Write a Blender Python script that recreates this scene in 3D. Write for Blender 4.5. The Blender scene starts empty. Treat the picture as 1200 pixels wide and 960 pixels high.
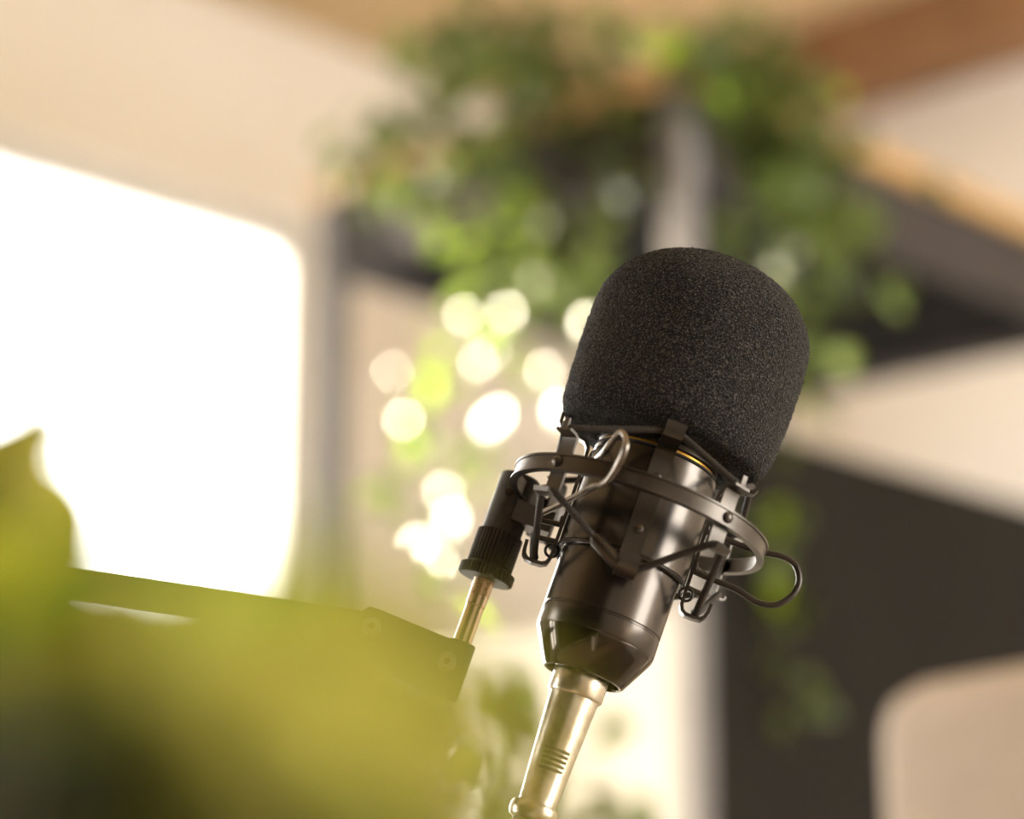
import bpy, bmesh, math, random
from mathutils import Vector, Matrix, Euler

# ------------------------------------------------------------------ camera, world, sun, exposure
SC = bpy.context.scene
COL = SC.collection
R = math.radians
PITCH = 14.0
FPX = 1200 * 85.0 / 36.0
CAM = Vector((0.0, 0.0, 1.0))
cam_data = bpy.data.cameras.new('camera')
cam = bpy.data.objects.new('camera', cam_data)
COL.objects.link(cam)
cam.location = CAM
cam.rotation_euler = (R(90 + PITCH), 0, 0)
cam_data.lens = 85.0
cam_data.sensor_width = 36.0
cam_data.clip_start = 0.02
cam_data.dof.use_dof = True
cam_data.dof.focus_distance = 0.938
cam_data.dof.aperture_fstop = 3.6
SC.camera = cam

world = bpy.data.worlds.new('world')
SC.world = world
world.use_nodes = True
bg = world.node_tree.nodes['Background']
bg.inputs[0].default_value = (1.0, 0.965, 0.92, 1)
bg.inputs[1].default_value = 8.0

SUN_DIR = Vector((-0.95, 0.35, 0.262)).normalized()      # towards the sun
sun_data = bpy.data.lights.new('sun', 'SUN')
sun_data.energy = 10.0
sun_data.angle = R(1.0)
sun_data.color = (1.0, 0.86, 0.66)
sun = bpy.data.objects.new('sun', sun_data)
COL.objects.link(sun)
sun.rotation_euler = SUN_DIR.to_track_quat('Z', 'Y').to_euler()

def portal(loc, direction, w, h):
    l = bpy.data.lights.new('daylight_portal', 'AREA')
    l.shape = 'RECTANGLE'; l.size = w; l.size_y = h
    l.cycles.is_portal = True
    o = bpy.data.objects.new('daylight_portal', l)
    COL.objects.link(o)
    o.location = loc
    o.rotation_euler = Vector(direction).to_track_quat('-Z', 'Z').to_euler()

SC.view_settings.view_transform = 'Standard'
SC.view_settings.look = 'None'
SC.view_settings.exposure = 1.08
SC.view_settings.gamma = 1.0
SC.view_settings.use_curve_mapping = False
random.seed(7)

# ------------------------------------------------------------------ frames of reference
CR = Vector((1, 0, 0))
CF = Vector((0, math.cos(R(PITCH)), math.sin(R(PITCH))))
CU = Vector((0, -math.sin(R(PITCH)), math.cos(R(PITCH))))

def ray(px, py):
    return CF + CR * ((px - 600) / FPX) + CU * ((480 - py) / FPX)

def at(px, py, y):
    """world point on the sight line of a pixel at ground distance y"""
    d = ray(px, py)
    return CAM + d * (y / d.y)

YAW = R(47.0)
AX = Vector((math.cos(YAW), math.sin(YAW), 0))          # room axis a (to the right, away)
BX = Vector((-math.sin(YAW), math.cos(YAW), 0))         # room axis b (to the left, away)

def room(a, b, z):
    return AX * a + BX * b + Vector((0, 0, z))

# ------------------------------------------------------------------ materials
def mat(name, base, rough=0.5, metal=0.0, spec=0.5, noise=None, bump=None, trans=0.0, rand=0.0, coat=0.0):
    m = bpy.data.materials.new(name)
    m.use_nodes = True
    nt = m.node_tree
    b = nt.nodes['Principled BSDF']
    b.inputs['Base Color'].default_value = (*base, 1)
    b.inputs['Roughness'].default_value = rough
    b.inputs['Metallic'].default_value = metal
    b.inputs['Specular IOR Level'].default_value = spec
    b.inputs['Coat Weight'].default_value = coat
    tc = nt.nodes.new('ShaderNodeTexCoord')
    col_out = None
    if noise:
        scale, c2, lo, hi = noise
        n = nt.nodes.new('ShaderNodeTexNoise')
        n.inputs['Scale'].default_value = scale
        n.inputs['Detail'].default_value = 4
        nt.links.new(tc.outputs['Object'], n.inputs['Vector'])
        mr = nt.nodes.new('ShaderNodeMapRange')
        mr.inputs['From Min'].default_value = lo
        mr.inputs['From Max'].default_value = hi
        nt.links.new(n.outputs['Fac'], mr.inputs['Value'])
        mx = nt.nodes.new('ShaderNodeMix')
        mx.data_type = 'RGBA'
        mx.inputs[6].default_value = (*base, 1)
        mx.inputs[7].default_value = (*c2, 1)
        nt.links.new(mr.outputs['Result'], mx.inputs[0])
        col_out = mx.outputs[2]
    if rand:
        oi = nt.nodes.new('ShaderNodeObjectInfo')
        hs = nt.nodes.new('ShaderNodeHueSaturation')
        hs.inputs['Color'].default_value = (*base, 1)
        if col_out:
            nt.links.new(col_out, hs.inputs['Color'])
        m1 = nt.nodes.new('ShaderNodeMapRange')
        m1.inputs['To Min'].default_value = 1 - rand
        m1.inputs['To Max'].default_value = 1 + rand
        nt.links.new(oi.outputs['Random'], m1.inputs['Value'])
        nt.links.new(m1.outputs['Result'], hs.inputs['Value'])
        col_out = hs.outputs['Color']
    if col_out:
        nt.links.new(col_out, b.inputs['Base Color'])
    if bump:
        scale, dist = bump
        n = nt.nodes.new('ShaderNodeTexNoise')
        n.inputs['Scale'].default_value = scale
        n.inputs['Detail'].default_value = 3
        nt.links.new(tc.outputs['Object'], n.inputs['Vector'])
        bp = nt.nodes.new('ShaderNodeBump')
        bp.inputs['Distance'].default_value = dist
        bp.inputs['Strength'].default_value = 0.6
        nt.links.new(n.outputs['Fac'], bp.inputs['Height'])
        nt.links.new(bp.outputs['Normal'], b.inputs['Normal'])
    if trans:
        t = nt.nodes.new('ShaderNodeBsdfTranslucent')
        t.inputs['Color'].default_value = (min(1, base[0] * 2.0), min(1, base[1] * 1.95), base[2] * 0.9, 1)
        ms = nt.nodes.new('ShaderNodeMixShader')
        ms.inputs[0].default_value = trans
        nt.links.new(b.outputs[0], ms.inputs[1])
        nt.links.new(t.outputs[0], ms.inputs[2])
        nt.links.new(ms.outputs[0], nt.nodes['Material Output'].inputs[0])
    return m

M = {}
M['plaster'] = mat('cream_plaster', (0.76, 0.70, 0.63), 0.9, noise=(1.5, (0.72, 0.66, 0.59), 0.35, 0.65), bump=(60, 0.002))
M['plaster_warm'] = mat('warm_plaster', (0.84, 0.79, 0.71), 0.9, noise=(1.5, (0.81, 0.76, 0.67), 0.35, 0.65), bump=(60, 0.002))
M['ceiling'] = mat('honey_ply_ceiling', (0.66, 0.50, 0.29), 0.7, noise=(2.5, (0.57, 0.42, 0.23), 0.35, 0.65))
M['beam'] = mat('brown_timber', (0.28, 0.14, 0.06), 0.6, noise=(5, (0.20, 0.10, 0.04), 0.35, 0.65))
M['floor'] = mat('pale_floor', (0.55, 0.50, 0.44), 0.5, noise=(3, (0.50, 0.45, 0.39), 0.35, 0.65))
M['frame_white'] = mat('white_window_frame', (0.72, 0.70, 0.66), 0.4, noise=(8, (0.68, 0.66, 0.62), 0.35, 0.65))
M['post'] = mat('pale_steel_post', (0.26, 0.25, 0.25), 0.75, spec=0.2, noise=(12, (0.23, 0.22, 0.22), 0.35, 0.65))
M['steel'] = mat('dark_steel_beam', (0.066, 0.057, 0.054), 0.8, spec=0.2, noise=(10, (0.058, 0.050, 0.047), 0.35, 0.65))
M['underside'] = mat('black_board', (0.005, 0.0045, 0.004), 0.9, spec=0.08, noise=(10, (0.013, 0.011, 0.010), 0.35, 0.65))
M['wood_board'] = mat('honey_wood_board', (0.62, 0.40, 0.16), 0.5, noise=(14, (0.52, 0.32, 0.12), 0.35, 0.65))
M['panel_dark'] = mat('dark_brown_panel', (0.014, 0.0125, 0.010), 0.9, spec=0.2, noise=(4, (0.012, 0.0108, 0.0085), 0.35, 0.65))
M['panel_white'] = mat('white_panel', (0.46, 0.44, 0.41), 0.8, spec=0.2, noise=(4, (0.42, 0.40, 0.37), 0.35, 0.65))
M['desk'] = mat('brown_desk_wood', (0.26, 0.19, 0.13), 0.45, noise=(6, (0.20, 0.145, 0.10), 0.35, 0.65))
M['chair'] = mat('beige_upholstery', (0.52, 0.43, 0.34), 0.8, noise=(40, (0.48, 0.39, 0.31), 0.35, 0.65), bump=(300, 0.001))
M['leaf_dark'] = mat('dark_leaf', (0.060, 0.085, 0.022), 0.35, noise=(30, (0.085, 0.11, 0.03), 0.35, 0.65), trans=0.35, rand=0.35)
M['leaf_mid'] = mat('green_leaf', (0.12, 0.165, 0.065), 0.32, noise=(30, (0.165, 0.215, 0.095), 0.35, 0.65), trans=0.4, rand=0.3)
M['leaf_lime'] = mat('lime_leaf', (0.26, 0.40, 0.04), 0.35, noise=(30, (0.32, 0.46, 0.06), 0.35, 0.65), trans=0.55, rand=0.2)
M['leaf_wax'] = mat('waxy_leaf', (0.20, 0.26, 0.12), 0.26, noise=(30, (0.26, 0.32, 0.16), 0.35, 0.65), trans=0.2)
M['leaf_near'] = mat('near_leaf', (0.215, 0.210, 0.045), 0.75, spec=0.08, noise=(25, (0.175, 0.200, 0.035), 0.3, 0.7), trans=0.6, rand=0.2)
M['leaf_near_shaded'] = mat('near_shaded_leaf', (0.016, 0.016, 0.007), 0.9, spec=0.05, noise=(25, (0.024, 0.026, 0.010), 0.3, 0.7), trans=0.08, rand=0.2)  # near-black base puts the shade of the lower corner into the leaf
M['leaf_near_lit'] = mat('near_lit_leaf', (0.30, 0.30, 0.12), 0.75, spec=0.08, noise=(25, (0.26, 0.27, 0.09), 0.3, 0.7), trans=0.5, rand=0.15)  # paler base stands in for sunlight blocked by neighbouring leaves
M['leaf_near_green'] = mat('near_green_leaf', (0.065, 0.13, 0.016), 0.8, spec=0.06, noise=(25, (0.08, 0.15, 0.02), 0.3, 0.7), trans=0.5, rand=0.2)
M['stem'] = mat('green_stem', (0.10, 0.11, 0.03), 0.8, spec=0.1, noise=(30, (0.14, 0.13, 0.05), 0.35, 0.65))
M['mic_black'] = mat('satin_black_metal', (0.095, 0.084, 0.074), 0.25, metal=0.93, noise=(120, (0.088, 0.078, 0.068), 0.35, 0.65))
M['cone_black'] = mat('gloss_black_metal', (0.070, 0.061, 0.051), 0.12, metal=0.95, noise=(120, (0.064, 0.056, 0.047), 0.35, 0.65))
M['mount_black'] = mat('black_painted_steel', (0.095, 0.084, 0.073), 0.33, metal=0.9, noise=(150, (0.086, 0.076, 0.066), 0.35, 0.65))
M['swivel_black'] = mat('matt_black_plastic', (0.042, 0.036, 0.029), 0.5, spec=0.5, noise=(150, (0.026, 0.022, 0.018), 0.35, 0.65))
M['wire'] = mat('highlit_wire', (0.30, 0.27, 0.24), 0.22, metal=1.0, noise=(150, (0.26, 0.235, 0.21), 0.35, 0.65))  # same metal as the dark wire, lightened to carry the highlights
M['wire_dark'] = mat('black_wire', (0.05, 0.043, 0.036), 0.3, metal=0.6, spec=0.6, noise=(150, (0.04, 0.035, 0.03), 0.35, 0.65))
M['cord'] = mat('black_elastic_cord', (0.022, 0.018, 0.016), 0.7, noise=(900, (0.035, 0.03, 0.026), 0.4, 0.6), bump=(2500, 0.0003))
M['gold'] = mat('gold_trim', (0.95, 0.55, 0.10), 0.3, metal=0.6, noise=(200, (0.85, 0.48, 0.08), 0.35, 0.65))
M['nickel'] = mat('nickel', (0.86, 0.81, 0.70), 0.28, metal=1.0, noise=(150, (0.58, 0.51, 0.39), 0.35, 0.65))
M['brass'] = mat('worn_nickel_thread', (0.72, 0.56, 0.42), 0.22, metal=1.0, noise=(150, (0.62, 0.46, 0.33), 0.35, 0.65))
M['rubber'] = mat('cable_rubber', (0.10, 0.085, 0.05), 0.45, noise=(100, (0.085, 0.07, 0.04), 0.35, 0.65))
M['arm'] = mat('black_arm_paint', (0.022, 0.019, 0.014), 0.5, noise=(80, (0.018, 0.015, 0.011), 0.35, 0.65))
M['bolt'] = mat('bolt_steel', (0.45, 0.40, 0.32), 0.35, metal=1.0, noise=(150, (0.40, 0.36, 0.28), 0.35, 0.65))

def foam_material():
    m = bpy.data.materials.new('black_open_cell_foam')
    m.use_nodes = True
    nt = m.node_tree
    b = nt.nodes['Principled BSDF']
    b.inputs['Roughness'].default_value = 0.85
    b.inputs['Specular IOR Level'].default_value = 0.25
    b.inputs['Sheen Weight'].default_value = 0.06
    b.inputs['Sheen Roughness'].default_value = 0.5
    tc = nt.nodes.new('ShaderNodeTexCoord')
    vo = nt.nodes.new('ShaderNodeTexVoronoi')
    vo.inputs['Scale'].default_value = 1300
    n = nt.nodes.new('ShaderNodeTexNoise')
    n.inputs['Scale'].default_value = 1500
    n.inputs['Roughness'].default_value = 0.7
    n.inputs['Detail'].default_value = 3
    for q in (vo, n):
        nt.links.new(tc.outputs['Object'], q.inputs['Vector'])
    cr = nt.nodes.new('ShaderNodeValToRGB')
    cr.color_ramp.elements[0].position = 0.52
    cr.color_ramp.elements[0].color = (0.003, 0.0027, 0.0025, 1)
    cr.color_ramp.elements[1].position = 0.66
    cr.color_ramp.elements[1].color = (0.165, 0.148, 0.132, 1)
    nt.links.new(n.outputs['Fac'], cr.inputs['Fac'])
    nt.links.new(cr.outputs['Color'], b.inputs['Base Color'])
    ad = nt.nodes.new('ShaderNodeMath')
    ad.operation = 'ADD'
    nt.links.new(vo.outputs['Distance'], ad.inputs[0])
    nt.links.new(n.outputs['Fac'], ad.inputs[1])
    bp = nt.nodes.new('ShaderNodeBump')
    bp.inputs['Strength'].default_value = 1.0
    bp.inputs['Distance'].default_value = 0.0011
    nt.links.new(ad.outputs[0], bp.inputs['Height'])
    nt.links.new(bp.outputs['Normal'], b.inputs['Normal'])
    return m
M['foam'] = foam_material()

def glass_material():
    m = bpy.data.materials.new('window_glass')
    m.use_nodes = True
    nt = m.node_tree
    nt.nodes.remove(nt.nodes['Principled BSDF'])
    tr = nt.nodes.new('ShaderNodeBsdfTransparent')
    tr.inputs[0].default_value = (0.97, 0.97, 0.96, 1)
    gl = nt.nodes.new('ShaderNodeBsdfGlossy')
    gl.inputs['Roughness'].default_value = 0.02
    fr = nt.nodes.new('ShaderNodeFresnel')
    fr.inputs[0].default_value = 1.3
    ms = nt.nodes.new('ShaderNodeMixShader')
    nt.links.new(fr.outputs[0], ms.inputs[0])
    nt.links.new(tr.outputs[0], ms.inputs[1])
    nt.links.new(gl.outputs[0], ms.inputs[2])
    nt.links.new(ms.outputs[0], nt.nodes['Material Output'].inputs[0])
    return m
M['glass'] = glass_material()

# ------------------------------------------------------------------ mesh helpers
def link(name, bm, m, parent=None, smooth=True, angle=35):
    me = bpy.data.meshes.new(name)
    bmesh.ops.recalc_face_normals(bm, faces=bm.faces)
    bm.to_mesh(me)
    bm.free()
    if smooth:
        me.shade_smooth()
        me.set_sharp_from_angle(angle=R(angle))
    me.materials.append(m)
    o = bpy.data.objects.new(name, me)
    COL.objects.link(o)
    if parent is not None:
        o.parent = parent
    return o

def tag(o, label=None, cat=None, group=None, kind=None):
    if label: o['label'] = label
    if cat: o['category'] = cat
    if group: o['group'] = group
    if kind: o['kind'] = kind
    return o

def empty(name, loc, label, cat, rot=None, group=None):
    o = bpy.data.objects.new(name, None)
    COL.objects.link(o)
    o.empty_display_size = 0.02
    o.location = loc
    if rot is not None:
        o.rotation_euler = rot
    return tag(o, label, cat, group)

def lathe(profile, seg=64, bm=None, origin=(0, 0, 0), zdir=None, closed=False):
    """profile of (r, z); spun round local z (or zdir) through origin"""
    bm = bm or bmesh.new()
    q = Vector(zdir).to_track_quat('Z', 'Y').to_matrix() if zdir is not None else Matrix.Identity(3)
    org = Vector(origin)
    rings = []
    for r, z in profile:
        if r < 1e-7:
            rings.append([bm.verts.new(org + q @ Vector((0, 0, z)))])
        else:
            rings.append([bm.verts.new(org + q @ Vector((r * math.cos(2 * math.pi * k / seg), r * math.sin(2 * math.pi * k / seg), z))) for k in range(seg)])
    pairs = list(zip(rings, rings[1:]))
    if closed:
        pairs.append((rings[-1], rings[0]))
    for a, b in pairs:
        if len(a) == 1 and len(b) == 1:
            continue
        for k in range(seg):
            k2 = (k + 1) % seg
            if len(a) == 1:
                bm.faces.new((a[0], b[k], b[k2]))
            elif len(b) == 1:
                bm.faces.new((a[k], a[k2], b[0]))
            else:
                bm.faces.new((a[k], a[k2], b[k2], b[k]))
    return bm

def spline(pts, sub=8, closed=False):
    pts = [Vector(p) for p in pts]
    n = len(pts)
    out = []
    for i in range(n if closed else n - 1):
        if closed:
            p0, p1, p2, p3 = pts[i - 1], pts[i], pts[(i + 1) % n], pts[(i + 2) % n]
        else:
            p0, p1, p2, p3 = pts[max(i - 1, 0)], pts[i], pts[i + 1], pts[min(i + 2, n - 1)]
        for k in range(sub):
            t = k / sub
            out.append(0.5 * ((2 * p1) + (p2 - p0) * t + (2 * p0 - 5 * p1 + 4 * p2 - p3) * t * t + (3 * p1 - p0 - 3 * p2 + p3) * t ** 3))
    if not closed:
        out.append(pts[-1])
    return out

def tube(pts, r, seg=10, closed=False, bm=None, r_end=None):
    bm = bm or bmesh.new()
    pts = [Vector(p) for p in pts]
    n = len(pts)
    tang = []
    for i in range(n):
        if closed:
            t = pts[(i + 1) % n] - pts[i - 1]
        else:
            t = pts[min(i + 1, n - 1)] - pts[max(i - 1, 0)]
        tang.append(t.normalized())
    ref = Vector((0.31, 0.77, 0.56))
    nrm = (ref - tang[0] * ref.dot(tang[0])).normalized()
    rings = []
    for i in range(n):
        nrm = (nrm - tang[i] * nrm.dot(tang[i])).normalized()
        bn = tang[i].cross(nrm)
        rr = r if r_end is None else r + (r_end - r) * i / (n - 1)
        rings.append([bm.verts.new(pts[i] + (nrm * math.cos(2 * math.pi * k / seg) + bn * math.sin(2 * math.pi * k / seg)) * rr) for k in range(seg)])
    pairs = list(zip(rings, rings[1:]))
    if closed:
        # align the last ring with the first
        best = min(range(seg), key=lambda s: (rings[-1][s].co - rings[0][0].co).length)
        pairs.append((rings[-1][best:] + rings[-1][:best], rings[0]))
    for a, b in pairs:
        for k in range(seg):
            k2 = (k + 1) % seg
            bm.faces.new((a[k], a[k2], b[k2], b[k]))
    if not closed:
        bm.faces.new(rings[0][::-1])
        bm.faces.new(rings[-1])
    return bm

def box(bm, lo, hi, xf=None, bevel=0.0):
    vs = []
    for x in (lo[0], hi[0]):
        for y in (lo[1], hi[1]):
            for z in (lo[2], hi[2]):
                p = Vector((x, y, z))
                vs.append(bm.verts.new(xf(p) if xf else p))
    fs = []
    for f in ((0, 1, 3, 2), (4, 6, 7, 5), (0, 4, 5, 1), (2, 3, 7, 6), (0, 2, 6, 4), (1, 5, 7, 3)):
        fs.append(bm.faces.new([vs[i] for i in f]))
    if bevel:
        bmesh.ops.bevel(bm, geom=list({e for f in fs for e in f.edges}), offset=bevel, segments=2, affect='EDGES', profile=0.5)
    return bm

def strip(path, width, thick, wdir, bm=None):
    """flat bar of given width bent along a path; wdir = width direction"""
    bm = bm or bmesh.new()
    pts = [Vector(p) for p in path]
    w = Vector(wdir).normalized()
    rows = []
    for i, p in enumerate(pts):
        t = (pts[min(i + 1, len(pts) - 1)] - pts[max(i - 1, 0)]).normalized()
        n = w.cross(t).normalized()
        if 0 < i < len(pts) - 1:
            t1 = (pts[i] - pts[i - 1]).normalized()
            n = n / max(0.5, w.cross(t1).normalized().dot(n))
        a, b = w * width / 2, n * thick / 2
        rows.append([bm.verts.new(p + s) for s in (a + b, a - b, -a - b, b - a)])
    for q, r2 in zip(rows, rows[1:]):
        for k in range(4):
            bm.faces.new((q[k], q[(k + 1) % 4], r2[(k + 1) % 4], r2[k]))
    bm.faces.new(rows[0][::-1])
    bm.faces.new(rows[-1])
    return bm

def prism(poly, d0, d1, xf, bm=None, bevel=0.0):
    """polygon (u, w) extruded in the third coordinate, xf maps (u, w, d) to the frame"""
    bm = bm or bmesh.new()
    lo = [bm.verts.new(xf(u, w, d0)) for u, w in poly]
    hi = [bm.verts.new(xf(u, w, d1)) for u, w in poly]
    n = len(poly)
    fs = [bm.faces.new(lo[::-1]), bm.faces.new(hi)]
    for k in range(n):
        fs.append(bm.faces.new((lo[k], lo[(k + 1) % n], hi[(k + 1) % n], hi[k])))
    if bevel:
        bmesh.ops.bevel(bm, geom=list({e for f in fs[:2] for e in f.edges}), offset=bevel, segments=2, affect='EDGES')
    return bm

def rbox(bm, a0, a1, b0, b1, z0, z1, bevel=0.0):
    return box(bm, (a0, b0, z0), (a1, b1, z1), lambda p: room(p.x, p.y, p.z), bevel)

# ------------------------------------------------------------------ the room
HB, HA = 3.72, 4.20          # window wall at b = HB, back wall at a = HA
ZC = 3.10
W1, WZ1 = 3.38, 2.655       # the window opening
bm = bmesh.new(); rbox(bm, -3.0, HA + 0.2, -3.2, HB + 0.2, -0.1, 0.0)
tag(link('floor', bm, M['floor'], smooth=False), kind='structure')
bm = bmesh.new(); rbox(bm, -3.0, HA + 0.2, -3.2, HB + 0.2, ZC, ZC + 0.12)
tag(link('ceiling', bm, M['ceiling'], smooth=False), kind='structure')
def wall_with_openings(name, m, fixed, a_lo, a_hi, openings):
    """wall along a at b in fixed, with openings (a0, a1, z0, z1)"""
    bm = bmesh.new()
    b0, b1 = fixed
    x = a_lo
    for a0, a1, z0, z1 in openings:
        rbox(bm, x, a0, b0, b1, 0, ZC)
        rbox(bm, a0, a1, b0, b1, 0, z0)
        rbox(bm, a0, a1, b0, b1, z1, ZC)
        x = a1
    rbox(bm, x, a_hi, b0, b1, 0, ZC)
    return tag(link(name, bm, m, smooth=False), kind='structure')
WIN_L = [(-2.2, -.95, 0.55, WZ1), (1.25, 2.05, 0.55, WZ1), (2.4, W1, 0.55, WZ1)]  # all but the last are added, unseen, to aim sun; pier shades post
WIN_R = [(1.7, 3.95, 0.3, 2.9)]
wall_with_openings('wall_left', M['plaster_warm'], (HB, HB + .2), -3.0, HA + .2, WIN_L)
wall_with_openings('wall_right', M['plaster'], (-3.4, -3.2), -3.0, HA + .2, WIN_R)
bm = bmesh.new(); rbox(bm, HA, HA + 0.2, -3.2, HB, 0, ZC)
tag(link('wall_back', bm, M['plaster'], smooth=False), kind='structure')
bm = bmesh.new(); rbox(bm, -3.2, -3.0, -3.4, HB + .2, 0, ZC)
tag(link('wall_front', bm, M['panel_dark'], smooth=False), kind='structure')
for k, (b0, sgn, (a0, a1, z0, z1)) in enumerate([(HB + .06, 1, WIN_L[2]), (HB + .06, 1, WIN_L[1]), (HB + .06, 1, WIN_L[0]), (-3.32, -1, WIN_R[0])]):  # middle entries are the unseen windows added to bring sun inside
    win = bpy.data.objects.new('window_%d' % (k + 1), None); COL.objects.link(win)
    win.location = room((a0 + a1) / 2, b0, z0)
    tag(win, kind='structure')
    wx = lambda p, loc=win.location.copy(): room(p.x, p.y, p.z) - loc
    bm = bmesh.new()
    for lo, hi in (((a0, b0, z1 - .05), (a1, b0 + .06, z1)), ((a0, b0, z0), (a1, b0 + .06, z0 + .05)),
                   ((a0, b0, z0 + .05), (a0 + .05, b0 + .06, z1 - .05)), ((a1 - .05, b0, z0 + .05), (a1, b0 + .06, z1 - .05))):
        box(bm, lo, hi, wx)
    link('window_frame', bm, M['frame_white'], win, smooth=False)
    bm = bmesh.new(); box(bm, (a0 + .05, b0 + .025, z0 + .05), (a1 - .05, b0 + .033, z1 - .05), wx)
    link('window_pane', bm, M['glass'], win, smooth=False)
    portal(room((a0 + a1) / 2, b0 + sgn * .16 + .03, (z0 + z1) / 2), -sgn * BX, a1 - a0, z1 - z0)
bm = bmesh.new(); rbox(bm, HA - 0.16, HA, -3.2, HB, ZC - 0.17, ZC)
tag(link('trim_1', bm, M['beam'], smooth=False), kind='structure')

# ------------------------------------------------------------------ steel rack with wooden top
NEAR = at(804, 480, 3.2); NEAR.z = 0
NA, NB = NEAR.dot(AX), NEAR.dot(BX)
LA, LB = 1.2, 0.755
ZT = 2.30
rack = empty('plant_rack', (NEAR.x, NEAR.y, 0), 'dark steel plant rack with pale corner posts and a honey wood top behind the microphone', 'rack')
rloc = rack.location.copy()
def rk(p):
    return room(NA + p.x, NB + p.y, p.z) - rloc
def rpart(name, lo, hi, m, bev=0.0):
    b_ = bmesh.new(); box(b_, lo, hi, rk, bev)
    return link(name, b_, m, rack, smooth=False)
PW = 0.040
for (pa, pb) in ((0, 0), (0, LB - PW), (LA - PW, 0), (LA - PW, LB - PW)):
    rpart('post', (pa, pb, 0), (pa + PW, pb + PW, ZT - 0.03), M['post'], 0.002)
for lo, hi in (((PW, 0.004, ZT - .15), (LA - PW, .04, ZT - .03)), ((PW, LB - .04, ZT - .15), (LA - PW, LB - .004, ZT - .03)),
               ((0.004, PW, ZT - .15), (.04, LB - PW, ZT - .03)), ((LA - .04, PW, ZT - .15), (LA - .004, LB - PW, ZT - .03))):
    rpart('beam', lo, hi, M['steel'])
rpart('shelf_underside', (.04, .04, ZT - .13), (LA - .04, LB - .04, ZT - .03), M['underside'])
rpart('wooden_top', (-.01, -.01, ZT - .03), (LA + .01, LB + .01, ZT + .005), M['wood_board'], 0.003)
rpart('side_panel', (PW, .006, 0.05), (LA - PW, .03, 1.80), M['panel_dark'])['label'] = 'dark brown side panel'
rpart('end_panel', (.006, PW, 0.05), (.03, LB - PW, 1.52), M['panel_white'])['label'] = 'white end panel'

# ------------------------------------------------------------------ high-backed chair at the right
ch_p = at(1190, 960, 2.05)
chair = empty('upholstered_chair', (ch_p.x + 0.10, ch_p.y, 0), 'beige upholstered high-backed chair with rounded corners at the lower right', 'chair', rot=(0, 0, R(-60)))
bm = bmesh.new(); box(bm, (-.29, -.06, .62), (.29, .06, 1.30))
bmesh.ops.bevel(bm, geom=bm.edges[:], offset=.053, segments=6, affect='EDGES', profile=0.5)
link('backrest', bm, M['chair'], chair, angle=60)
bm = bmesh.new(); box(bm, (-.29, -.55, .38), (.29, .02, .52)); bmesh.ops.bevel(bm, geom=bm.edges[:], offset=.04, segments=4, affect='EDGES')
link('seat', bm, M['chair'], chair, angle=60)
bm = bmesh.new(); box(bm, (-.2, .0, .45), (.2, .05, .70)); link('back_support', bm, M['steel'], chair, smooth=False)
for sx in (-.25, .25):
    for sy in (-.5, -.02):
        bm = lathe([(0, 0), (.014, 0), (.018, .40), (0, .40)], 12, origin=(sx, sy, 0)); link('leg', bm, M['steel'], chair)

# ------------------------------------------------------------------ leaves
def leaf_mesh(name, length, width, m, nl=6, fold=0.18, droop=0.25, heart=True):
    """a leaf lying along +y with its stalk end at the origin, upper face +z"""
    bm = bmesh.new()
    rows = []
    for i in range(nl + 1):
        t = i / nl
        w = math.sin(math.pi * min(1, t ** (0.62 if heart else 0.85))) ** 0.8 * width / 2 if 0 < i < nl else 0.0
        z0 = -droop * length * t * t
        y = t * length
        if w == 0:
            rows.append([bm.verts.new((0, y, z0))])
        else:
            row = []
            for s in (-1, -.5, 0, .5, 1):
                row.append(bm.verts.new((s * w, y - (0.12 * length * s * s * (1 - t) if heart else 0), z0 + fold * w * abs(s) - 0.08 * w * s * s * math.sin(9 * t))))
            rows.append(row)
    for a, b in zip(rows, rows[1:]):
        if len(a) == 1:
            for k in range(4): bm.faces.new((a[0], b[k + 1], b[k]))
        elif len(b) == 1:
            for k in range(4): bm.faces.new((a[k], a[k + 1], b[0]))
        else:
            for k in range(4): bm.faces.new((a[k], a[k + 1], b[k + 1], b[k]))
    for f in bm.faces:
        if f.normal.z < 0: f.normal_flip()
    me = bpy.data.meshes.new(name)
    bm.to_mesh(me); bm.free()
    me.shade_smooth()
    me.materials.append(m)
    return me

LEAF = {k: leaf_mesh('leaf', .042, .034, M[k]) for k in ('leaf_dark', 'leaf_mid', 'leaf_lime')}
LEAF['leaf_wax'] = leaf_mesh('leaf', .026, .022, M['leaf_wax'], fold=0.05, droop=0.05)

def put_leaf(me, parent, loc, normal, along, s=1.0):
    n = Vector(normal).normalized()
    y = Vector(along); y = (y - n * y.dot(n))
    y = y.normalized() if y.length > 1e-4 else n.orthogonal().normalized()
    x = y.cross(n)
    mt = Matrix((x, y, n)).transposed().to_4x4()
    mt.translation = Vector(loc) - parent.location
    o = bpy.data.objects.new('leaf', me)
    COL.objects.link(o)
    o.parent = parent
    o.matrix_local = mt @ Matrix.Scale(s, 4)
    return o

rnd = random.Random(11)
def rvec(s=1.0):
    return Vector((rnd.gauss(0, s), rnd.gauss(0, s), rnd.gauss(0, s)))

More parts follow.
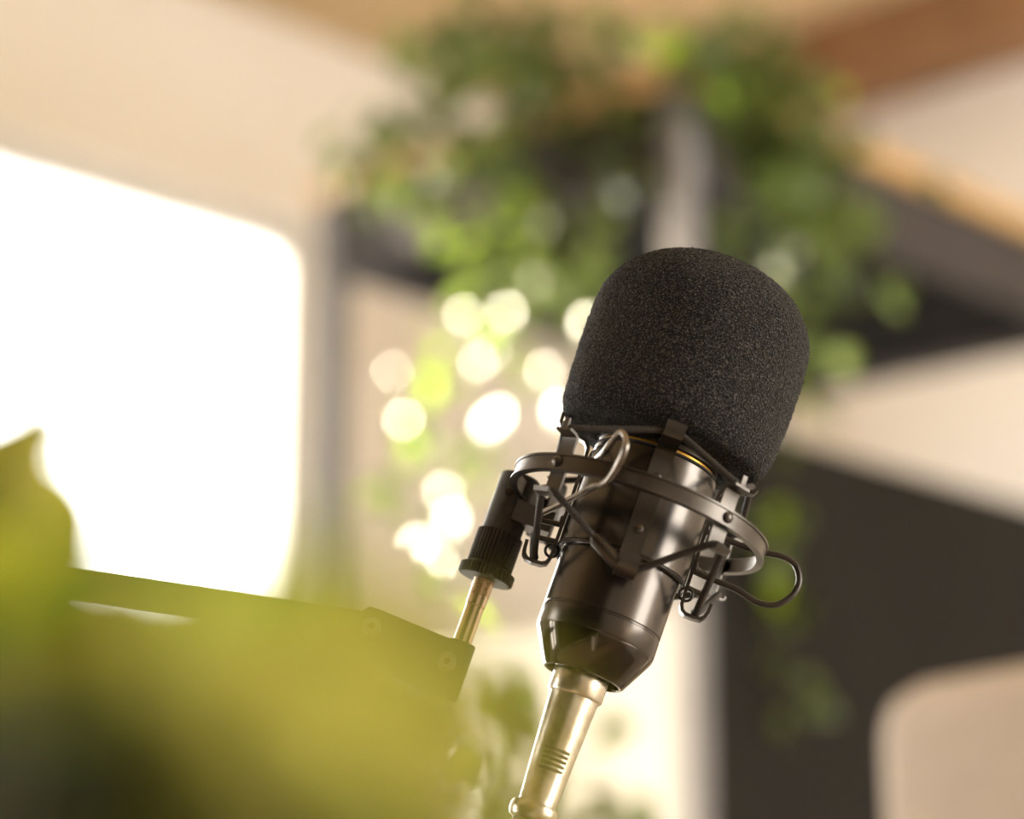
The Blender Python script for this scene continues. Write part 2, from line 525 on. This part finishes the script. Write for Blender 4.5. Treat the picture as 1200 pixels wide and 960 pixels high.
def trailing_plant(name, label, base, strands, group=None):
    """strands: (list of world points, leaf kind weights, leaf count, spread, size)"""
    root = empty(name, base, label, 'plant')
    st = bmesh.new()
    for pts, kinds, n, spread, size in strands:
        path = spline(pts, 6)
        tube([p - root.location for p in path], .0022, 5, bm=st, r_end=.001)
        for k in range(n):
            t = rnd.random() * (len(path) - 1)
            i = int(t)
            p = path[i].lerp(path[min(i + 1, len(path) - 1)], t - i)
            off = rvec(spread)
            nrm = Vector((-0.3, -0.75, 0.55)) + rvec(.45)
            put_leaf(LEAF[rnd.choice(kinds)], root, p + off, nrm, Vector((0, 0, -1)) + rvec(.5) + off.normalized() * .5, size * rnd.uniform(.7, 1.25))
    link('stems', st, M['stem'], root)['kind'] = 'stuff'
    return root

def yB(px):       # ground distance of the rack's left (b) top edge, a little in front
    return 3.2 + (803 - px) / 408 * 0.46 - 0.07
def yA(px):       # of its right (a) edge
    return 3.2 + (px - 803) / 397 * 0.62 - 0.08

D, G, L_ = 'leaf_dark', 'leaf_mid', 'leaf_lime'
S = []
def vine(pxs, f, kinds, n, spread, size=1.0):
    S.append(([at(x, y, f(x)) for x, y in pxs], kinds, n, spread, size))
# left plant: dense crown above the edge, strands trailing down
vine([(600, 60), (560, 20), (500, 70), (450, 160)], yB, [D, D, G, G], 36, .040, 1.35)
vine([(610, 50), (600, 0), (560, 60), (520, 150), (500, 210)], yB, [D, D, G, G], 30, .040, 1.35)
vine([(620, 60), (640, 40), (650, 110), (620, 210), (600, 290)], yB, [D, D, G, G], 36, .040, 1.35)
vine([(630, 60), (680, 70), (700, 130), (690, 200), (690, 330)], yB, [D, D, D, G], 30, .034, 1.3)
vine([(600, 100), (590, 160), (590, 240), (570, 320), (560, 420)], yB, [G, G, D], 26, .028)
vine([(610, 110), (620, 200), (640, 270), (650, 330), (620, 400)], yB, [G, G, D, G], 24, .028)
vine([(590, 140), (560, 220), (540, 300), (530, 400), (480, 500), (460, 580)], yB, [G, G, L_], 26, .024)
vine([(600, 180), (600, 300), (590, 400), (560, 500), (540, 600), (520, 700)], yB, [G, G, L_], 24, .024)
vine([(560, 60), (500, 120), (440, 190), (420, 230)], yB, [D, G, G], 22, .036, 1.25)
vine([(640, 200), (660, 300), (670, 380), (655, 450)], yB, [G, D], 12, .024)
vine([(560, 500), (520, 580), (500, 640), (500, 700)], yB, [G, L_], 8, .022)
left_plant = trailing_plant('trailing_plant', 'large trailing plant with sunlit glinting vines over the left edge of the rack', at(610, 70, yB(610) + .1), S)
glints = [(594, 356, 1.25), (543, 366, .85), (571, 490, 1.15), (584, 480, 1.1), (472, 486, 1.15), (638, 426, 1.05), (560, 420, .75),
          (460, 432, .6), (686, 372, 1.1), (655, 474, 1.2), (520, 572, .95), (529, 603, 1.15), (489, 632, 1.15), (512, 655, .9), (655, 342, .55), (540, 310, .5)]
for gx, gy, gs in glints:
    p = at(gx, gy, yB(gx) - .02)
    put_leaf(LEAF['leaf_wax'], left_plant, p, (CAM - p).normalized() + SUN_DIR, (0, 0, -1), gs)
for gx, gy, gs in ((458, 570, 1.0), (545, 332, 1.0), (530, 345, .9), (487, 522, .9), (478, 530, .9), (540, 440, .8), (560, 560, .8), (500, 690, .8)):
    p = at(gx, gy, yB(gx) - .01)
    put_leaf(LEAF['leaf_lime'], left_plant, p, (-.6, -.7, .3), (0.2, 0, -1), gs)

S = []
vine([(840, 60), (870, 40), (900, 90), (930, 150), (960, 230)], yA, [D, D, G], 36, .032, 1.3)
vine([(840, 60), (850, 90), (900, 160), (910, 240), (930, 330)], yA, [G, G, D], 40, .034, 1.35)
vine([(850, 60), (900, 130), (940, 200), (960, 290), (950, 390)], yA, [G, G, G, D], 40, .034, 1.35)
vine([(860, 60), (920, 110), (970, 200), (1000, 280), (1045, 330)], yA, [G, G, D], 28, .032, 1.35)
vine([(840, 50), (840, 100), (850, 130)], yA, [D, G, L_], 12, .022)
vine([(900, 150), (910, 260), (915, 360), (920, 450), (915, 560), (910, 700)], yA, [G, G, D], 30, .022)
vine([(910, 600), (905, 720), (915, 800), (930, 880)], yA, [D, D, G], 14, .016)
vine([(830, 40), (780, 40), (740, 30), (700, 50)], yA, [G, L_, D], 10, .022)
vine([(900, 100), (950, 100), (990, 120)], yA, [G, L_], 8, .022)
right_plant = trailing_plant('trailing_plant', 'trailing plant hanging over the right edge of the rack, above the foam windscreen', at(850, 70, yA(850) + .12), S)
for gx, gy, gs in ((910, 672, 1.3), (850, 120, .9), (912, 590, 1.1)):
    p = at(gx, gy, yA(gx) - .01)
    put_leaf(LEAF['leaf_lime'], right_plant, p, (-.6, -.7, .3), (0.1, 0, -1), gs)

S = []
yC = lambda px: 3.05
vine([(700, 1060), (700, 980), (690, 930)], yC, [D, D, G], 22, .025, 1.2)
vine([(740, 1050), (735, 990), (745, 940)], yC, [D, D, G], 22, .025, 1.2)
vine([(600, 1050), (590, 960), (570, 860), (600, 790)], yC, [G, G, D], 34, .03, 1.2)
vine([(560, 1050), (550, 960), (560, 900), (540, 820)], yC, [G, G, D], 30, .03, 1.2)
low_base = at(650, 1060, 3.05)
low_plant = trailing_plant('leafy_plant', 'low dark leafy plant below the microphone cable plug', low_base, S)
zb = low_base.z
link('planter', lathe([(0, -zb), (.10, -zb), (.13, -.02), (.13, 0), (.12, 0), (.12, -.04), (0, -.04)], 40), M['panel_white'], low_plant)

# ------------------------------------------------------------------ microphone frame (millimetres along the tilted axis)
ORG = CAM + ray(748, 604) * 0.945
roll, lean = R(20.0), R(15.9)
KZ = ((CR * math.sin(roll) + CU * math.cos(roll)) * math.cos(lean) + CF * math.sin(lean)).normalized()
KX = (CR * math.cos(roll) - CU * math.sin(roll)).normalized()
KY = KZ.cross(KX).normalized()
MROT = Matrix((KX, KY, KZ)).transposed()
MEUL = MROT.to_euler()

def mthing(name, label, cat, o_mm):
    """an Empty in the microphone's frame; returns it and a function mm -> its local metres"""
    o = Vector(o_mm)
    e = empty(name, ORG + MROT @ (o * 0.001), label, cat, rot=MEUL)
    return e, (lambda x, y, z: (Vector((x, y, z)) - o) * 0.001)

def mlathe(prof, T, axis=(0, 0), seg=72, bm=None, closed=False):
    return lathe([(r * .001, z * .001) for r, z in prof], seg, bm=bm, origin=T(axis[0], axis[1], 0), closed=closed)

# ---- microphone body
mic, T = mthing('microphone', 'black condenser microphone body with tapered end, held tilted in the shock mount', 'microphone', (0, 0, -68))
bm = mlathe([(0, 21.6), (24.2, 21.6), (24.9, 20.9), (24.9, -21.2), (24.4, -22), (0, -22)], T)
link('upper_body', bm, M['mic_black'], mic)
bm = mlathe([(0, -20), (23.6, -20), (23.6, -44.6), (23.2, -45.0), (23.2, -45.5), (23.6, -45.9), (23.6, -53.0), (23.2, -53.8), (0, -53.8)], T)
link('lower_body', bm, M['mic_black'], mic)
bm = mlathe([(0, -53.6), (23.3, -53.6), (23.3, -54.4), (16.2, -67.4), (15.6, -68), (14.6, -68), (14.2, -67), (14.2, -60), (0, -60)], T)
link('end_cone', bm, M['cone_black'], mic)['label'] = 'glossy tapered end cone'
bm = mlathe([(0, 24.0), (22.8, 24.0), (23.2, 23.6), (23.2, 22.4), (0, 22.4)], T)
link('gold_trim_ring', bm, M['gold'], mic)['label'] = 'gold trim ring under the foam'
bm = mlathe([(0, 23.3), (24.3, 22.6), (24.6, 22.4), (24.6, 21.8), (24.2, 21.5), (0, 21.5)], T)
link('black_seal_ring', bm, M['cord'], mic)
bm = mlathe([(0, 90), (12, 90), (22, 80), (24, 60), (24, 26.8), (24.3, 26.4), (24.3, 24.4), (23.6, 24.0), (0, 24.0)], T)
link('grille', bm, M['mount_black'], mic)

# ---- foam windscreen
foam, T = mthing('foam_windscreen', 'black open-cell foam windscreen pulled over the microphone head', 'windscreen', (0, 0, 27.5))
prof = [(24.6, 27.2), (30, 27.2), (36, 27.5), (39, 28.4), (41, 30.2), (42.4, 33), (43.4, 37), (43.9, 45), (44.2, 55), (44.4, 65), (44.4, 72), (44.2, 78)]
for k in range(1, 15):
    a = k / 14 * math.pi / 2
    prof.append((44.1 * math.cos(a) ** 0.90 if k < 14 else 0, 79 + 30.5 * math.sin(a)))
pts = spline([Vector((r, 0, z)) for r, z in prof], 6)
prof = [(max(p.x, 0), p.z) for p in pts[:-1]] + [(0, prof[-1][1])]
bm = mlathe(prof, T, seg=220)
fr = random.Random(3)
for v in bm.verts:
    c = v.co.copy(); c.z = min(max(c.z, 0), .06)
    d = Vector((v.co.x, v.co.y, v.co.z - .045)).normalized()
    low = math.sin(v.co.x * 90 + 1) * math.sin(v.co.z * 80 + 2) * math.cos(v.co.y * 70)
    v.co += d * (fr.gauss(0, .00020) + low * .0005)
foam_o = link('foam_shell', bm, M['foam'], foam, angle=180)
bm = bmesh.new()
me = foam_o.data
for k in range(420):
    v = me.vertices[fr.randrange(len(me.vertices))]
    if v.co.z < .004: continue
    n = v.normal
    t = n.orthogonal().normalized()
    t = (Matrix.Rotation(fr.random() * 6.28, 3, n) @ t)
    ln = fr.uniform(.0004, .0014)
    tube([v.co, v.co + n * ln * .6 + t * ln * .5, v.co + n * ln + t * ln * 1.1], .00006, 4, bm=bm)
link('fibres', bm, M['foam'], foam)['kind'] = 'stuff'

# ---- shock mount
mount, T = mthing('shock_mount', 'black spider shock mount with elastic cords and spring clips around the microphone', 'shock mount', (0, 0, -39))
bm = mlathe([(50.2, -3.2), (50.2, 3.0), (50.5, 3.3), (52.0, 3.3), (52.0, 2.5), (51.4, 2.3), (51.4, -2.4), (52.0, -2.6), (52.0, -3.4), (49.2, -3.6), (49.0, -3.2)], T, seg=160, closed=True)
link('outer_ring', bm, M['mount_black'], mount, angle=25)
bm = mlathe([(25.0, -20.6), (25.9, -20.6), (25.9, 17.0), (25.0, 17.0)], T, seg=96, closed=True)
link('clamp_sleeve', bm, M['mic_black'], mount)
AZ_IN = [-90.0, -4.0, 90.0, 178.0]
AZ_OUT = [-55.5, 37.0, 130.0, 222.8]
def pol(az, r, z):
    return T(r * math.cos(R(az)), r * math.sin(R(az)), z)
def tdir(az):
    return (-math.sin(R(az)), math.cos(R(az)), 0)
def dome(az, r, z, rad, h):
    n = (math.cos(R(az)), math.sin(R(az)), 0)
    return lathe([(0, h * .001), (rad * .6 * .001, h * .85 * .001), (rad * .92 * .001, h * .45 * .001), (rad * .001, 0), (rad * .001, -.4 * .001), (0, -.4 * .001)], 20, origin=pol(az, r, z), zdir=n)
for az in AZ_IN:
    # flat J-hooked strap riveted to the clamp
    path = [(40.9, 28.8), (40.7, 25.0), (39.8, 23.4), (36, 22.6), (29.2, 21.0), (27.2, 18.5), (26.8, 14), (26.8, -26)]
    path += [(27.0, -28.6), (27.8, -30.6), (29.6, -31.6), (33, -31.8), (35.6, -31.4), (37.0, -30.0), (37.5, -28), (37.7, -24.5)]
    o = link('inner_strap', strip([pol(az, r, z) for r, z in path], .0078 if abs(abs(az) - 90) < 1 else .005, .0014, tdir(az)), M['mount_black'], mount, angle=40)
    for z in (9.5, -12.0):
        link('rivet', dome(az, 27.5, z, 1.9, 1.0), M['mount_black'], o)
for az in AZ_OUT:
    path = [(54.2, 12.4), (50.6, 11.8), (49.3, 11.0), (48.8, 9.0), (48.8, 3), (48.8, -11.6), (49.6, -13.2), (52.6, -13.6), (54.2, -13.0), (54.8, -11.6)]
    o = link('outer_strap', strip([pol(az, r, z) for r, z in path], .0075, .0011, tdir(az)), M['mount_black'], mount, angle=30)
    link('hook_tip', strip([pol(az, 53.0, 12.0), pol(az, 53.3, 14.0), pol(az, 53.4, 17.0)], .0022, .0010, tdir(az)), M['mount_black'], o)
    link('rivet', dome(az, 51.5, 0.0, 2.3, 1.5), M['mount_black'], o)
# elastic cords zigzag between the hooks
def cord(zi, ri, zo, ro, dz):
    order = sorted([(a % 360, 'i') for a in AZ_IN] + [(a % 360, 'o') for a in AZ_OUT])
    pts = []
    for az, k in order:
        r, z = (ri, zi) if k == 'i' else (ro, zo)
        for d in (-4.2, 0, 4.2):
            rr = r + (1.0 if d == 0 else 0) * (1 if k == 'o' else -1)
            da = d * 27 / r * 1.5
            pts.append(pol(az + da, rr, z + (dz if d == 0 else 0)))
    dense = []
    for i, p in enumerate(pts):
        q = pts[(i + 1) % len(pts)]
        ns = 5
        for s in range(ns):
            dense.append(p.lerp(q, s / ns))
    for _ in range(2):
        dense = [(dense[i - 1] + dense[i] * 2 + dense[(i + 1) % len(dense)]) / 4 for i in range(len(dense))]
    return dense
link('upper_elastic_cord', tube(cord(25.3, 38.6, 13.6, 51.4, 0), .0014, 12, closed=True), M['cord'], mount, angle=180)
lc = cord(-29.6, 33.4, -11.6, 51.6, 0)
link('lower_elastic_cord', tube(lc, .0014, 12, closed=True), M['cord'], mount, angle=180)
# crimp sleeve on the lower cord beside the front strap
c0 = T(0, 0, 0)
azim = lambda p: math.degrees(math.atan2(p.y - c0.y, p.x - c0.x))
seg_ = [p for p in lc if -121 < azim(p) < -93.5]
seg_.sort(key=azim)
cpath = [seg_[-1].lerp(seg_[0], t) for t in (0, .5, 1)]
d = (cpath[2] - cpath[0]).normalized()
bm = lathe([(0, 0), (.0019, 0), (.0028, .0006), (.0028, .0130), (.0016, .0150), (0, .0150)], 16, origin=cpath[0], zdir=d)
o = link('cord_crimp', bm, M['mount_black'], mount)
# clamp ring of wire round the lower edge with end eyes
ring_pts = [pol(a, 25.6, -21.5) for a in range(0, 360, 6)]
link('clamp_wire', tube(ring_pts, .0006, 8, closed=True), M['wire_dark'], mount, angle=180)
for az in (-8, 172):
    n = Vector(tdir(az))
    c = pol(az, 27.4, -24.2)
    er = Vector((math.cos(R(az)), math.sin(R(az)), 0))
    eye = [c + (er * math.cos(t) + Vector((0, 0, 1)) * math.sin(t)) * .0026 for t in [k * 2 * math.pi / 24 for k in range(24)]]
    link('wire_eye', tube(eye, .0006, 8, closed=True), M['wire_dark'], mount, angle=180)
# squeeze handles of the spring clamp
h1 = spline([T(26, 10, -9), T(36, 12, -11), T(47, 12, -11.6), T(56, 12, -13.6), T(63.5, 12, -12.0), T(68.6, 12, -6), T(69.4, 12, .5), T(66, 12, 6.0), T(60, 12, 7.4), T(50.8, 12, 6.2), T(40, 12, 6), T(26, 10, 6)], 8)
link('squeeze_handle', tube(h1, .0013, 12), M['wire_dark'], mount, angle=180)
h2 = spline([T(x - dx, y, z) for x, y, z, dx in [(-36, -10, -14.8, 0), (-27, -29, -11.0, 1.5), (-18.6, -48, -7.8, 3.4), (-16.6, -53, -7.6, 3.6), (-14.6, -58, -5.5, 3.6), (-13.4, -65, 1.0, 3.5), (-13.6, -66.5, 6.0, 3.4), (-15.0, -63, 10.4, 3.2), (-17.5, -59, 12.0, 2.5), (-19.6, -53, 9.4, 2), (-21.6, -46, 6.8, 1), (-24, -33, 6.2, 0), (-25, -18, 6, 0)]], 8)
o = link('squeeze_handle', tube(h2, .0013, 12), M['wire'], mount, angle=180); o['label'] = 'squeeze handle with the silver highlight put into its colour'
# cross pins of the clips
for az in (-4.0, 178.0):
    for z, l in ((-14.0, 8), (-21.0, 7)):
        e_ = Vector((math.cos(R(az)), math.sin(R(az)), 0))
        link('clip_pin', lathe([(0, 0), (.0011, 0), (.0011, l * .001), (0, l * .001)], 10, origin=pol(az, 27, z), zdir=e_ + Vector((0, 0, -.12))), M['wire_dark'], mount)
# swivel joint: bracket, barrel, knurled collar, locking flange, threaded stud
SX, SY = -47.6, 30.0
bm = bmesh.new()
box(bm, T(-46, 20, -14), T(-30, 33, -5.5)); 
link('swivel_bracket', bm, M['mount_black'], mount, smooth=False)
bm = mlathe([(0, 6.0), (7.4, 6.0), (8.2, 5.2), (8.2, -19.5), (0, -19.5)], T, (SX, SY), 48)
br = link('swivel_barrel', bm, M['swivel_black'], mount)
link('set_screw', lathe([(0, .0008), (.0018, .0006), (.0021, 0), (0, 0)], 16, origin=T(SX - 3.0, SY - 7.6, -3.0), zdir=(-.36, -.93, 0)), M['mount_black'], br)
def knurl(r0, r1, z0, z1, n, T, axis):
    bm = bmesh.new()
    c = T(axis[0], axis[1], 0)
    rows = []
    for z, s in ((z0, 0.93), (z0 + .5 * (1 if z1 > z0 else -1), 1.0), (z1 - .5 * (1 if z1 > z0 else -1), 1.0), (z1, 0.93)):
        row = []
        for k in range(n * 4):
            a = 2 * math.pi * k / (n * 4)
            r = (r1 if k % 4 in (0, 1) else r0) * s
            row.append(bm.verts.new(c + Vector((r * math.cos(a) * .001, r * math.sin(a) * .001, z * .001))))
        rows.append(row)
    for a_, b_ in zip(rows, rows[1:]):
        for k in range(n * 4):
            bm.faces.new((a_[k], a_[(k + 1) % (n * 4)], b_[(k + 1) % (n * 4)], b_[k]))
    bm.faces.new(rows[0]); bm.faces.new(rows[-1][::-1])
    return bm
link('knurled_collar', knurl(8.7, 9.4, -19.0, -33.2, 36, T, (SX, SY)), M['swivel_black'], mount, angle=20)
bm = mlathe([(0, -32), (8.4, -32), (8.4, -35), (0, -35)], T, (SX, SY), 40)
link('spacer', bm, M['mount_black'], mount)
link('locking_flange', knurl(10.6, 11.3, -34.2, -38.8, 44, T, (SX, SY)), M['swivel_black'], mount, angle=20)

# ---- boom arm: stud, bracket, square bar, bolts
def mm(px, py, yy):
    """pixel to (x, z) in the microphone frame on the plane local y = yy"""
    d = ray(px, py)
    n = MROT.col[1]
    p0 = ORG + n * (yy * .001)
    t = (p0 - CAM).dot(n) / d.dot(n)
    l = MROT.transposed() @ (CAM + d * t - ORG) * 1000
    return l.x, l.z
arm, T = mthing('boom_arm', 'flat black boom arm reaching in from the left with a bolted end bracket', 'microphone arm', (SX, SY, -68))
bm = mlathe([(0, -37), (4.1, -37), (4.1, -70), (0, -70)], T, (SX, SY), 6)
stud = link('threaded_stud', mlathe([(0, -37), (4.0, -37), (4.0, -50), (3.7, -50.4), (3.7, -66), (4.0, -66.4), (4.0, -70), (0, -70)], T, (SX, SY), 32), M['brass'], arm)
stud['label'] = 'bright nickel stud'
bm.free()
rings = bmesh.new()
for k in range(9):
    z = -38.0 - k * 0.9
    mlathe([(4.0, z), (4.25, z - .3), (4.0, z - .6)], T, (SX, SY), 24, bm=rings)
link('thread', rings, M['brass'], stud)
# bracket plates
poly = [mm(x, y, SY) for x, y in ((425, 719), (433, 715.5), (443, 719), (530, 755), (543, 762), (545, 770), (531, 824), (516, 818), (440, 776), (418, 752))]
for y0, y1 in ((SY - 9.0, SY - 6.5), (SY + 6.5, SY + 9.0)):
    bm = prism(poly, y0, y1, lambda u, w, d_: T(u, d_, w), bevel=.0004)
    link('bracket_plate', bm, M['arm'], arm, smooth=False)
sx_, sz_ = mm(536, 770, SY)
bm = mlathe([(0, -66), (5.6, -66), (5.8, -67), (5.8, -88.5), (5.4, -89), (0, -89)], T, (SX, SY), 40)
o = link('pivot_block', bm, M['arm'], arm)
# bar running out of frame to the left
xa, za = mm(440, 738, SY); xb, zb_ = mm(-260, 633, SY)
dv = Vector((xb - xa, 0, zb_ - za)).normalized(); nv = Vector((-dv.z, 0, dv.x))
if nv.z < 0: nv = -nv
hw = 5.6
bm = bmesh.new()
p = [Vector((xa, 0, za)) + dv * -6 + nv * hw, Vector((xb, 0, zb_)) + nv * hw, Vector((xb, 0, zb_)) - nv * hw, Vector((xa, 0, za)) + dv * -6 - nv * hw]
prism([(q.x, q.z) for q in p], SY - 6.0, SY + 6.0, lambda u, w, d_: T(u, d_, w), bm=bm, bevel=.0008)
link('square_bar', bm, M['arm'], arm, smooth=False)
for px_, py_ in ((435, 735), (523, 776)):
    u, w = mm(px_, py_, SY - 9)
    b_ = link('bolt', lathe([(0, .0030), (.0026, .0030), (.0030, .0026), (.0034, .0012), (.0038, .0010), (.0038, 0), (0, 0)], 24, origin=T(u, SY - 9.0, w), zdir=(0, -1, 0)), M['bolt'], arm)
    link('socket', lathe([(0, .0002), (.0014, .0002), (.0014, 0), (0, 0)], 6, origin=T(u, SY - 12.0, w), zdir=(0, -1, 0)), M['arm'], b_)
u, w = mm(521, 818, SY - 6)
link('thumb_knob', lathe([(0, .004), (.0026, .004), (.0030, .0034), (.0030, .0006), (.0026, 0), (0, 0)], 24, origin=T(u, SY - 4, w), zdir=(-.2, 0, -1)), M['bolt'], arm)

# ---- plug and cable
cab, T = mthing('microphone_cable', 'nickel plug and cable leading down from the end of the microphone', 'cable', (0, 0, -160))
bm = mlathe([(0, -64), (10.6, -64), (10.9, -64.6), (10.9, -75.2), (10.4, -76.2), (9.7, -76.5), (9.6, -78), (8.4, -100), (7.3, -119.2), (7.6, -120), (0, -120)], T, (-0.6, 0), 64)
pl = link('plug_shell', bm, M['nickel'], cab)
rb = None
for k in range(5):
    z = -98.5 - k * 1.9
    rr = 9.6 - (abs(z) - 78) * .0545
    pts = [T(-.6 + rr * math.cos(R(a)), rr * math.sin(R(a)), z) for a in range(-122, -54, 6)]
    rb = link('grip_rib', tube(pts, .00065, 8), M['rubber'], pl)
bm = mlathe([(0, -119.4), (7.5, -119.4), (8.9, -120.2), (9.5, -121.6), (9.5, -123.8), (8.9, -125.4), (7.5, -126.2), (0, -126.2)], T, (-0.8, 0), 64)
link('end_collar', bm, M['nickel'], cab)
bm = mlathe([(0, -126), (6.9, -126), (6.7, -140), (5.2, -160), (0, -160)], T, (-0.9, 0), 48)
link('strain_relief', bm, M['rubber'], cab)
pts = spline([T(-1, 0, -158), T(-1.5, 0, -200), T(-12, 10, -260), T(-50, 40, -330), T(-120, 80, -380)], 10)
link('cord', tube(pts, .0032, 12), M['rubber'], cab, angle=180)

# post carrying the arm, left of the frame
e_ = Vector((xb, 0, zb_)) + dv * 8
bot = MROT.transposed() @ (Vector((0, 0, -1)))
top_w = ORG + MROT @ (Vector((e_.x, SY, e_.z)) * .001)
ln_ = top_w.z - .755
tl = T(e_.x, SY, e_.z)
link('support_post', tube([tl - bot * .015, tl + bot * ln_], .009, 16), M['arm'], arm)
link('post_base', lathe([(0, 0), (.035, 0), (.035, .006), (.012, .012), (0, .012)], 32, origin=tl + bot * ln_, zdir=-bot), M['arm'], arm)

# ------------------------------------------------------------------ desk under the microphone, below the frame
desk = empty('desk', (-.15, .62, 0), 'brown desk below the microphone and the near plant', 'desk')
bm = bmesh.new(); box(bm, (-.75, -.47, .725), (.75, .45, .755), bevel=.003); link('desk_top', bm, M['desk'], desk, smooth=False)
for sx in (-.70, .70):
    for sy in (-.42, .40):
        bm = bmesh.new(); box(bm, (sx - .025, sy - .025, 0), (sx + .025, sy + .025, .726)); link('leg', bm, M['steel'], desk, smooth=False)

# ------------------------------------------------------------------ foreground foliage at the lower left
rnd = random.Random(5)
rn2 = random.Random(21)
NEARLEAF = [leaf_mesh('leaf', .022, .016, M['leaf_near'], nl=10, fold=.12, droop=.15), leaf_mesh('leaf', .022, .016, M['leaf_near_shaded'], nl=10, fold=.12, droop=.2), leaf_mesh('leaf', .022, .016, M['leaf_near_green'], nl=10, fold=.12, droop=.15), leaf_mesh('leaf', .022, .016, M['leaf_near_lit'], nl=10, fold=.12, droop=.15)]
fgp = at(150, 1500, .32)
fg = empty('potted_plant', fgp, 'blurred yellow-green leafy plant close to the camera at the lower left', 'plant')
st = bmesh.new()
FG = [(14, 590, .42, 0, 1.8), (-10, 530, .43, 0, 1.6), (55, 520, .44, 0, .7), (145, 455, .42, 0, .3), (40, 440, .43, 0, .45), (-30, 660, .41, 0, 1.3)]
for k in range(170):
    px_, py_ = rnd.uniform(-80, 525), 1040 - 325 * rnd.random() ** .9
    if px_ > 430 and py_ < 790: py_ += 80
    u_ = rnd.random()
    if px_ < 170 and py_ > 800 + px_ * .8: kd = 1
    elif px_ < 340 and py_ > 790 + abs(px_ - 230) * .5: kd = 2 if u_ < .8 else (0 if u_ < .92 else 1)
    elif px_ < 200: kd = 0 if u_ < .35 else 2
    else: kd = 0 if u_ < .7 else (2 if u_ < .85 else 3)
    FG.append((px_, py_, rnd.uniform(.24, .30), kd, rnd.uniform(.7, 1.2)))
for k in range(14):
    px_ = rnd.uniform(40, 300)
    FG.append((px_, 715 + px_ * .12 + rnd.uniform(-12, 30), rnd.uniform(.23, .27), 0 if k % 3 else 2, rnd.uniform(.5, .8)))
for k in range(13):
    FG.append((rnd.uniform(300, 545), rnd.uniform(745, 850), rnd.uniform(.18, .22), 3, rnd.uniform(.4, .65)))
for k in range(16):
    FG.append((rnd.uniform(-70, 170), rnd.uniform(722, 800), rnd.uniform(.24, .28), 2 if k % 3 else 0, rnd.uniform(.6, .9)))
for k in range(16):
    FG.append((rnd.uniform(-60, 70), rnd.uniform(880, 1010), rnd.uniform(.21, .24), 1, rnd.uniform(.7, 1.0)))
for k in range(6):
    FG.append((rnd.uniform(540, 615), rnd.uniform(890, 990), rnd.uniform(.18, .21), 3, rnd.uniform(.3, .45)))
for k in range(12):
    FG.append((rn2.uniform(-10, 250), rn2.uniform(700, 745), rn2.uniform(.25, .29), 2 if k % 2 else 0, rn2.uniform(.6, .85)))
for k in range(8):
    FG.append((rn2.uniform(-80, 40), rn2.uniform(745, 830), rn2.uniform(.29, .31), 2, rn2.uniform(.9, 1.1)))
for k in range(9):
    FG.append((rn2.uniform(160, 290), rn2.uniform(810, 920), rn2.uniform(.24, .26), 2, rn2.uniform(.6, .9)))
for k in range(8):
    FG.append((rn2.uniform(80, 300), rn2.uniform(760, 850), rn2.uniform(.26, .29), 2 if k % 4 else 0, rn2.uniform(.8, 1.1)))
for k in range(16):        # the body of the plant, below the frame
    FG.append((rnd.uniform(-100, 500), rnd.uniform(1050, 1450), rnd.uniform(.28, .45), 0, rnd.uniform(1.2, 1.8)))
for px_, py_, dist, kind, size in FG:
    c = at(px_, py_, dist)
    nrm = Vector((-.35, -.85, .35)) + rvec(.1 if py_ < 700 else .35)
    n = nrm.normalized()
    y = Vector((.6, .2, .4)) + rvec(.6); y = (y - n * y.dot(n)).normalized()
    base = c - y * (.011 * size)
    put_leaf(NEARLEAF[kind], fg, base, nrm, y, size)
    mid = base.lerp(fgp, .5) + Vector((0, .02, -.01))
    tube([q - fgp for q in spline([fgp, mid, base], 6)], .0010, 6, bm=st, r_end=.0004)
link('stems', st, M['stem'], fg)['kind'] = 'stuff'
hp = fgp.z - .755
link('pot', lathe([(0, -hp), (.045, -hp), (.062, -.01), (.062, 0), (.057, 0), (.055, -.02), (0, -.02)], 40), M['panel_white'], fg)
